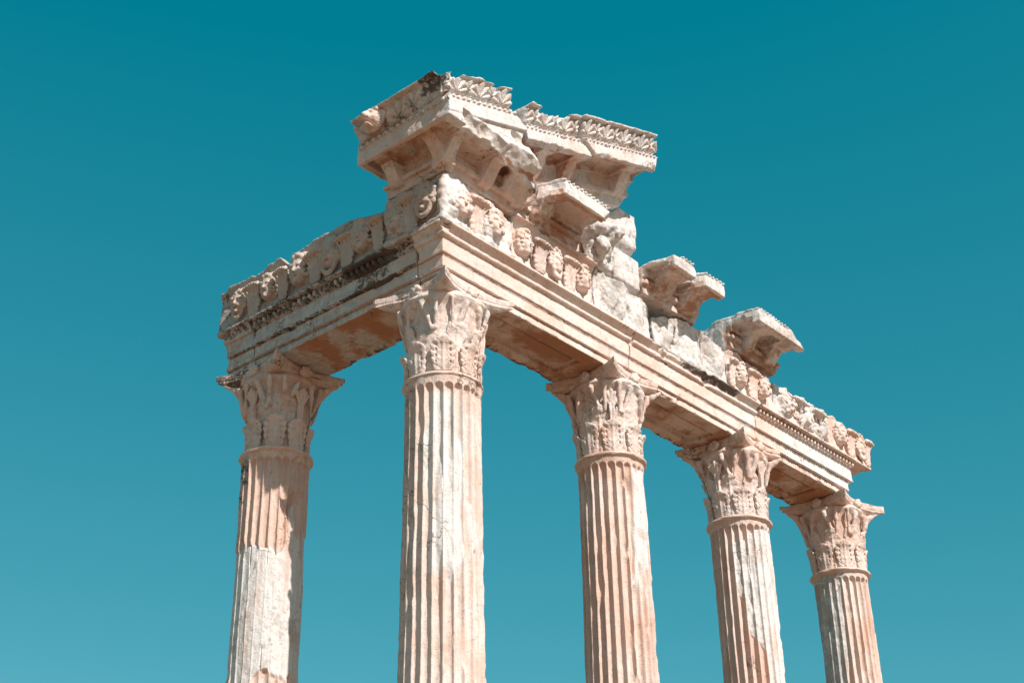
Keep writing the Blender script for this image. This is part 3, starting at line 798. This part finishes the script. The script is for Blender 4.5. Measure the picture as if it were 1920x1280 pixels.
    d = np.maximum(d, np.where(X + 0 * Y + 0 * Z < -.9, 0, -9) + np.maximum(Z - top + 0 * X, -9))
    d = d + F(.0042) * fbm(G, .08, 803, 3, .6) + F(.008) * noise(G, .2, 804) * (Zb < 3.2)
    V, Q = surface_nets(d, G)
    t = np.zeros((len(V), 3), F)
    fac = sstep(-V[:, 0] - .02, .90, .98) * (V[:, 1] > V[:, 0] - .02)
    up = sstep(V[:, 2], 3.14, 3.2)
    n = n3v(V, .35, 44)
    t[:, 1] = fac * up * (.42 + .22 * n + .5 * sstep(-V[:, 1], .5, .9) * sstep(V[:, 2], 3.3, 3.42))
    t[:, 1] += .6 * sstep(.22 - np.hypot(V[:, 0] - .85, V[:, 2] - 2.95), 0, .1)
    t[:, 2] = fac * up * .5
    t[:, 0] = (1 - fac) * (.55 * (V[:, 1] < -.9) + .2 * n)
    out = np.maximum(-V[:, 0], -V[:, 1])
    rust_shade = (V[:, 2] < 3.12) * (V[:, 2] > 2.93) * (out < 1.0) * (out > .64) * (.40 + .4 * n3v(V, .45, 46))  # corner underside: iron stain and painted shade together
    t[:, 1] += (V[:, 2] > 2.99) * (V[:, 2] < 3.12) * (out < .99) * (.25 + .3 * n3v(V, .3, 47))  # coffer recesses darkened in colour to look deeper
    o = link('corner_cornice', make_mesh('corner_cornice', V, Q, M_WARM, np.clip(t, 0, 1), rust_shade=rust_shade))
    tag(o, 'large carved corner cornice at the very top, scrolled frieze and a lion head', 'cornice block')
    lh = link('lion_head', make_mesh('lion_head', *lion(), M_WARM), o, (-1.13, .10, 3.42), R(-86)); lh.scale = (.98, .98, .98)
    h = link('coffer_head', HEADS_F[0], o, (-.82, -.24, 3.04), R(-90)); h.rotation_euler = (R(80), 0, R(-60)); h.scale = (.8, .6, .8)
    return o

def lion():
    G = Grid((-.22, -.27, -.22), (.22, .1, .22), .008); X, Y, Z = G.X, G.Y, G.Z
    d = ell(X, Y, Z, (0, .02, 0), (.165, .10, .165))
    for k in range(30):
        a = R(12 * k)
        d = smin(d, cap(X, Y, Z, (.12 * math.cos(a), -.055, .12 * math.sin(a)), (.165 * math.cos(a), .0, .165 * math.sin(a)), .012, .02), .006)
    d = smin(d, ell(X, Y, Z, (0, -.06, .005), (.105, .09, .11)), .02)
    d = smin(d, ell(X, Y, Z, (0, -.14, -.04), (.06, .075, .045)), .03)
    d = smin(d, cap(X, Y, Z, (0, -.13, .05), (0, -.20, -.015), .024, .03), .015)
    for s in (-1, 1):
        d = smin(d, cap(X, Y, Z, (s * .03, -.135, .065), (s * .075, -.115, .06), .018), .012)
        d = smax(d, -ell(X, Y, Z, (s * .055, -.16, .025), (.024, .04, .02)), .008)
        d = smin(d, ell(X, Y, Z, (s * .095, -.06, .11), (.034, .03, .036)), .008)
        d = smin(d, ell(X, Y, Z, (s * .032, -.19, -.05), (.034, .03, .028)), .01)
    d = smax(d, -ell(X, Y, Z, (0, -.20, -.095), (.048, .10, .026)), .008)
    d = smin(d, ell(X, Y, Z, (0, -.12, -.135), (.048, .055, .022)), .012)
    d = d + F(.003) * fbm(G, .05, 91, 3, .6)
    return surface_nets(d, G)
corner_cornice()

def raking(x0, x1, label, seed, cut0, cut1, cons, sag=0., shift=(0, 0, 0)):
    """raking cornice: built level in sheared space, then tilted"""
    K = .345
    G = Grid((x0 - .25, -1.3, 2.70), (x1 + .35, .3, 3.86), .0125); X, Y, Z = G.X, G.Y, G.Z
    Xb, Yb, Zb = X + 0 * Y + 0 * Z, Y + 0 * X + 0 * Z, Z + 0 * X + 0 * Y
    xa, xb = x0 - .3, x1 + .4
    d = box(X, Y, Z, xa, xb, -.56, .22, 2.79, 3.5)
    d = np.minimum(d, box(X, Y, Z, xa, xb, -.62, .22, 2.93, 3.02, .01))
    d = np.minimum(d, box(X, Y, Z, xa, xb, -1.05, .2, 3.245, 3.43, .008))
    for a, b in cons:
        d = np.minimum(d, console(X, Y, Z, a, b, zb=2.90, zs=3.25, yo=-.93, yi=-.55))
    cs = sorted(cons); edges = [xa + .05] + [q for c in cs for q in c] + [xb - .05]
    for a, b in zip(edges[0::2], edges[1::2]):
        if b - a > .12: d = np.maximum(d, -box(X, Y, Z, a + .03, b - .03, -.95, -.60, 3.1, 3.34, .02))
    t = (Zb - 3.43) / .065
    d = np.minimum(d, np.maximum(np.maximum(-Yb - 1.03 - .045 * beads(Xb, t, .09), Yb), np.maximum(-t, t - 1) * .065))
    t = (Zb - 3.495) / .30; tc = np.clip(t, 0, 1)
    prof = 1.03 + .13 * tc ** 1.5 + .03 * (t > .88)
    d = np.minimum(d, np.maximum(np.maximum(-Yb - prof + (t < .88) * (.055 - .085 * sima2d(Xb, tc / .88, .42, .28)), Yb - .1), np.maximum(-t, t - 1) * .30))
    nb = .7 * fbm(G, .24, seed, 4, .5) + 1.2 * np.abs(fbm(G, .20, seed + 5, 2, .5)) - .8
    for (zs, xs), sgn in ((cut0, -1), (cut1, 1)):
        c = np.interp(G.ax[2], zs, xs).astype(F)[None, None, :]
        d = np.maximum(d, ((X - c) * sgn + F(.022) * nb) * .9)
    d = np.maximum(d, (Z - 3.795 + F(.03) * np.maximum(nb, 0) * sag))
    if sag:
        d = np.maximum(d, Z - np.interp(G.ax[0], [x0, x0 + .15, x0 + .35, x0 + .55, x0 + .75, x1], [3.83, 3.80, 3.71, 3.73, 3.77, 3.80]).astype(F)[:, None, None] + F(.02) * nb)
        d = np.maximum(d, -ell(X, Y, Z, (x0 + .35, -1.09, 3.25), (.5, .10, .035)) - F(.02) * nb)
    d = np.maximum(d, (-Y - 1.02) * .7 + (3.27 - Z) * .7 - .02 + F(.02) * nb)
    d = d + F(.004) * fbm(G, .08, seed + 2, 3, .6) + F(.01) * noise(G, .2, seed + 3) * (Zb < 3.2)
    V, Q = surface_nets(d, G)
    t = np.zeros((len(V), 3), F); n = n3v(V, .4, seed)
    t[:, 0] = .35 + .35 * n; t[:, 2] = .2 + .2 * n3v(V, .3, seed + 1)
    rust_shade = (V[:, 2] < 3.36) * (V[:, 1] > -1.0) * (V[:, 1] < -.6) * (.5 + .4 * n3v(V, .4, seed + 2))  # raking soffit: stain deepened with painted shade
    V = V.copy(); V[:, 2] += K * V[:, 0]; V += np.array(shift)
    return tag(link('raking_cornice', make_mesh('raking_cornice', V, Q, M_WARM, np.clip(t, 0, 1), rust_shade=rust_shade)), label, 'cornice block')
raking(.45, 1.70, 'sloping cornice block next to the big corner cornice, chipped carved top', 811,
       ([2.7, 3.0, 3.25, 3.45, 3.85], [.85, .75, .52, .47, .47]), ([2.7, 3.1, 3.25, 3.43, 3.5, 3.8], [1.95, 1.92, 1.85, 1.70, 1.60, 1.50]), ((.98, 1.16), (1.62, 1.80)), sag=1.)
raking(1.72, 3.3, 'topmost right sloping cornice block with undercut palmettes', 812,
       ([2.7, 3.1, 3.25, 3.43, 3.5, 3.8], [1.97, 1.94, 1.87, 1.72, 1.62, 1.52]), ([2.7, 2.95, 3.1, 3.25, 3.45, 3.6, 3.8], [2.95, 3.15, 3.2, 3.35, 3.34, 3.32, 3.24]), ((2.78, 2.99),), shift=(.025, -.045, .03))

def bracket_piece(name, x0, x1, label, seed, mat, parts, cuts, zt=3.085, yo=-1.14, back=.0, tonefn=None, beadrow=True, notch=None):
    """horizontal cornice fragment: slab on consoles"""
    G = Grid((x0 - .1, -1.25, 2.56), (x1 + .1, back + .05, 3.22), .0125); X, Y, Z = G.X, G.Y, G.Z
    Xb, Yb, Zb = X + 0 * Y + 0 * Z, Y + 0 * X + 0 * Z, Z + 0 * X + 0 * Y
    d = box(X, Y, Z, x0, x1, -.60, back, 2.622, 3.05)
    d = np.minimum(d, box(X, Y, Z, x0, x1, -.66, back, 2.76, 2.83, .01))
    d = np.minimum(d, box(X, Y, Z, x0, x1, yo, back, 2.885, zt, .01))
    cs = parts
    edges = [x0 - .2] + [q for c in cs for q in c] + [x1 + .2]
    for a, b in zip(edges[0::2], edges[1::2]):
        if b - a > .15: d = np.maximum(d, -box(X, Y, Z, a + .035, b - .035, yo + .12, -.67, 2.7, 3.0, .03))
    for a, b in cs: d = np.minimum(d, console(X, Y, Z, a, b, zs=2.90, yo=yo + .14))
    if beadrow:
        t = (Zb - zt + .005) / .06
        d = np.minimum(d, np.maximum(np.maximum(-Yb + yo + .035 - .05 * beads(Xb, t, .085), Yb + .3), np.maximum(np.maximum(-t, t - 1) * .06, np.maximum(x0 - Xb, Xb - x1))))
    nb = .6 * fbm(G, .2, seed, 4, .5) + 1.3 * np.abs(fbm(G, .22, seed + 5, 2, .5)) - .8
    if notch: d = np.maximum(d, -(np.maximum(np.abs(X - notch[0]) - notch[1] * np.clip((-Y - notch[2]) / .3, -1, 1.2), 2.6 - Z) + F(.015) * nb))
    for (px, py, pz, nx, ny, nz_) in cuts:      # planes that broke pieces away
        l = math.sqrt(nx * nx + ny * ny + nz_ * nz_)
        d = smax(d, ((X - px) * nx + (Y - py) * ny + (Z - pz) * nz_) / l + F(.028) * nb, .02)
    d = d + F(.0045) * fbm(G, .08, seed + 1, 3, .6) + F(.007) * noise(G, .17, seed + 2)
    V, Q = surface_nets(d, G)
    t = np.zeros((len(V), 3), F); n = n3v(V, .4, seed)
    t[:, 0] = .4 + .3 * n; t[:, 2] = .3 + .25 * n3v(V, .3, seed + 1)
    rust_shade = (V[:, 2] < 2.99) * (V[:, 1] < -.5) * (V[:, 1] > yo + .045) * (.5 + .35 * n)  # bracket underside: orange stain with shade painted in
    return tag(link(name, make_mesh(name, V, Q, mat, np.clip(t, 0, 1), rust_shade=rust_shade)), label, 'cornice block')

bracket_piece('bracket_cornice', .98, 2.10, 'small bracket cornice just below the sloping cornice, orange hollow underside', 821, M_WARM, ((1.0, 1.28),),
              ((1.0, -.7, 2.9, -1, -.28, .0), (2.06, -1.1, 2.95, 1, -.15, -.35), (1.95, -.9, 2.7, .8, -.3, -.6)), back=-.43)
bracket_piece('bracket_cornice', 3.42, 4.90, 'broken cornice piece with two brackets and a notch in its rim', 822, M_WARM, ((3.72, 4.02), (4.32, 4.64)),
              ((3.5, -.7, 2.9, -1, -.12, -.15), (4.85, -1.0, 2.95, 1, -.1, -.25), (3.5, -.55, 3.02, -.25, .12, 1.)), back=-.05, notch=(4.21, .12, .82))
bracket_piece('bracket_cornice', 5.68, 7.25, 'rightmost bracket cornice standing alone, long pale left side', 823, M_PALE, ((6.0, 6.18), (6.56, 6.82)),
              ((5.72, -.7, 2.9, -1, -.02, -.1), (6.60, -1.14, 3.09, .35, -.5, .75), (7.08, -1.1, 2.95, 1, -.12, -.2), (6.95, -.6, 2.62, .7, 0, -.75)), back=.02)

def tympanum():
    G = Grid((.9, -.55, 2.58), (2.95, .25, 3.85), .014); X, Y, Z = G.X, G.Y, G.Z
    d = box(X, Y, Z, 1.03, 2.88, -.42, .2, 2.622, 3.9)
    d = np.maximum(d, Z - (2.775 + .345 * X))
    d = d + F(.012) * fbm(G, .12, 831, 4, .65) + .004
    V, Q = surface_nets(d, G)
    t = np.zeros((len(V), 3), F); t[:, 2] = .5; t[:, 1] = .15
    tag(link('tympanum_stone', make_mesh('tympanum_stone', V, Q, M_WARM, t)), 'rough backing stone wedged below the sloping cornice, behind the small bracket cornice', 'stone block')
    G = Grid((2.1, -1.0, 2.55), (3.0, -.40, 3.35), .0125); X, Y, Z = G.X, G.Y, G.Z
    d = box(X, Y, Z, 2.32, 2.85, -.62, -.44, 2.63, 3.25, .05)
    d = smin(d, cap(X, Y, Z, (2.58, -.55, 2.75), (2.6, -.85, 3.1), .12, .10), .08)
    d = smin(d, ell(X, Y, Z, (2.55, -.62, 3.15), (.26, .2, .15)), .06)
    d = smin(d, ell(X, Y, Z, (2.42, -.72, 2.85), (.12, .12, .14)), .05)
    d = d + F(.022) * fbm(G, .16, 835, 4, .6)
    V, Q = surface_nets(d, G)
    t = np.zeros((len(V), 3), F); t[:, 0] = .5; t[:, 2] = .3
    tag(link('broken_bracket', make_mesh('broken_bracket', V, Q, M_PALE, t)), 'lumpy broken bracket stub right of the small bracket cornice', 'stone block')
    G = Grid((2.85, -.75, 2.52), (3.95, .3, 4.1), .014); X, Y, Z = G.X, G.Y, G.Z
    d = box(X, Y, Z, 2.91, 3.60, -.48, .2, 2.62, 4.0, .06)
    d = smin(d, ell(X, Y, Z, (3.36, -.22, 3.74), (.38, .30, .28)), .05)
    d = smin(d, box(X, Y, Z, 2.91, 3.5, -.58, 0, 2.62, 3.15, .05), .05)
    d = smin(d, ell(X, Y, Z, (3.2, -.5, 3.35), (.25, .12, .13)), .08)
    d = np.maximum(d, Z - (3.78 + .75 * np.clip(X - 2.95, 0, .3)))
    d = np.maximum(d, (X - 3.62) * .9 + .25 * (Z - 3.5) * 0 + (Z > 3.9) * .0)
    led = np.abs((Z - .2 * X) % .34 - .17) - .012
    d = np.maximum(d, -box(X, Y, Z, 3.42, 4, -.6, .3, 3.12 , 3.42, .05) - F(.03) * noise(G, .2, 845))
    d = d + F(.010) * fbm(G, .2, 841, 4, .6) + .016 * np.clip(-led / .02, 0, 1)
    V, Q = surface_nets(d, G)
    t = np.zeros((len(V), 3), F); t[:, 0] = .7; t[:, 2] = .25
    tag(link('tympanum_stone', make_mesh('tympanum_stone', V, Q, M_PALE, t)), 'tall pale rounded stone below the right end of the sloping cornice', 'stone block')
tympanum()

# ------------------------------------------------------------------ ground and platform (below the frame)
def sheet(name, size, z, mat):
    n = 60
    g = np.sign(np.linspace(-1, 1, n)) * np.abs(np.linspace(-1, 1, n)) ** 3 * size
    Xg, Yg = np.meshgrid(g, g, indexing='ij')
    Zg = z + .25 * np.sin(Xg * .13 + 1) * np.sin(Yg * .11) * np.clip((np.hypot(Xg - 4.5, Yg - 1) - 14) / 20, 0, 1)
    V = np.stack([Xg, Yg, Zg], -1).reshape(-1, 3)
    i, j = np.meshgrid(np.arange(n - 1), np.arange(n - 1), indexing='ij'); a = (i * n + j).ravel()
    return link(name, make_mesh(name, V, np.stack([a, a + n, a + n + 1, a + 1], 1), mat))
mg = bpy.data.materials.new('dry_earth'); mg.use_nodes = True
nt = mg.node_tree; b = nt.nodes['Principled BSDF']; b.inputs['Roughness'].default_value = .95
tx = nt.nodes.new('ShaderNodeTexNoise'); tx.inputs['Scale'].default_value = .35; tx.inputs['Detail'].default_value = 8
gp = nt.nodes.new('ShaderNodeNewGeometry'); nt.links.new(gp.outputs['Position'], tx.inputs['Vector'])
rp = nt.nodes.new('ShaderNodeValToRGB'); rp.color_ramp.elements[0].position = .35; rp.color_ramp.elements[1].position = .7
rp.color_ramp.elements[0].color = (.21, .118, .063, 1); rp.color_ramp.elements[1].color = (.27, .163, .098, 1)
nt.links.new(tx.outputs['Fac'], rp.inputs['Fac']); nt.links.new(rp.outputs['Color'], b.inputs['Base Color'])
tag(sheet('ground', 2500, -9.6, mg), kind='structure')
def platform():
    V, Q = [], []
    for k, (a, zb, zt) in enumerate(((2.6, -9.7, -9.15), (1.9, -9.15, -8.68), (1.2, -8.68, -8.2))):
        x0, x1, y0, y1 = -a, 16 + a, -a, 12 + a; n = len(V)
        V += [(x, y, z) for z in (zb, zt) for (x, y) in ((x0, y0), (x1, y0), (x1, y1), (x0, y1))]
        Q += [(n + i, n + (i + 1) % 4, n + 4 + (i + 1) % 4, n + 4 + i) for i in range(4)] + [(n + 4, n + 5, n + 6, n + 7)]
    o = link('platform', make_mesh('platform', np.array(V), np.array(Q), mg, smooth=False))
    tag(o, kind='structure')
platform()

# ------------------------------------------------------------------ sky, sun, camera
SUN_EL, SUN_AZ = R(42), math.atan2(-math.cos(R(10.8)), -math.sin(R(10.8)))     # direction towards the sun
w = bpy.data.worlds.new('World'); SC.world = w; w.use_nodes = True
nt = w.node_tree; bg = nt.nodes['Background']
sky = nt.nodes.new('ShaderNodeTexSky'); sky.sky_type = 'NISHITA'; sky.sun_disc = False
sky.sun_elevation = SUN_EL; sky.sun_rotation = math.pi / 2 - SUN_AZ
sky.altitude = 10; sky.air_density = 1.0; sky.dust_density = .6; sky.ozone_density = 1.0
sp_ = nt.nodes.new('ShaderNodeSeparateColor'); cb_ = nt.nodes.new('ShaderNodeCombineColor')
nt.links.new(sky.outputs[0], sp_.inputs[0])
def wm(op, a, b):
    n = nt.nodes.new('ShaderNodeMath'); n.operation = op; nt.links.new(a, n.inputs[0]); n.inputs[1].default_value = b; return n.outputs[0]
# camera response: deep teal sky
ra = wm('MAXIMUM', wm('MULTIPLY', wm('SUBTRACT', sp_.outputs[0], .85), .6), 0)
rb_ = wm('MAXIMUM', wm('MULTIPLY', wm('SUBTRACT', sp_.outputs[0], 2.2), .5), 0)  # extra red added to bright sky out of frame, warming the shade
ad = nt.nodes.new('ShaderNodeMath'); nt.links.new(ra, ad.inputs[0]); nt.links.new(rb_, ad.inputs[1])
nt.links.new(ad.outputs[0], cb_.inputs[0])
nt.links.new(wm('MULTIPLY', wm('POWER', sp_.outputs[1], .706), 1.633), cb_.inputs[1])
nt.links.new(wm('MULTIPLY', wm('POWER', sp_.outputs[2], .72), 1.505), cb_.inputs[2])
nt.links.new(cb_.outputs[0], bg.inputs[0]); bg.inputs[1].default_value = .081
ld = bpy.data.lights.new('sun', 'SUN'); ld.energy = 5.0; ld.angle = R(.5); ld.color = (1, .935, .88)
lo = bpy.data.objects.new('sun', ld); COL.objects.link(lo)
from mathutils import Vector, Matrix
sd = Vector((math.cos(SUN_EL) * math.cos(SUN_AZ), math.cos(SUN_EL) * math.sin(SUN_AZ), math.sin(SUN_EL)))
lo.rotation_euler = sd.to_track_quat('Z', 'Y').to_euler()
lo.location = (0, 0, 20)

cd = bpy.data.cameras.new('camera'); cam = bpy.data.objects.new('camera', cd); COL.objects.link(cam)
yaw, pitch, roll, f = .7091, .5000, -.02204, 2745.13
cy, sy, cp, sp = math.cos(yaw), math.sin(yaw), math.cos(pitch), math.sin(pitch)
fw = Vector((cy * cp, sy * cp, sp)); rt = Vector((sy, -cy, 0)); upv = rt.cross(fw)
r2 = math.cos(roll) * rt + math.sin(roll) * upv; u2 = -math.sin(roll) * rt + math.cos(roll) * upv
cam.matrix_world = Matrix(((r2.x, u2.x, -fw.x, -11.3044), (r2.y, u2.y, -fw.y, -10.8329), (r2.z, u2.z, -fw.z, -7.8976), (0, 0, 0, 1)))
cd.sensor_width = 36; cd.lens = f / 1920 * 36; cd.clip_start = .1; cd.clip_end = 8000
SC.camera = cam
SC.view_settings.view_transform = 'Standard'; SC.view_settings.look = 'None'
SC.view_settings.exposure = .31; SC.view_settings.gamma = 1
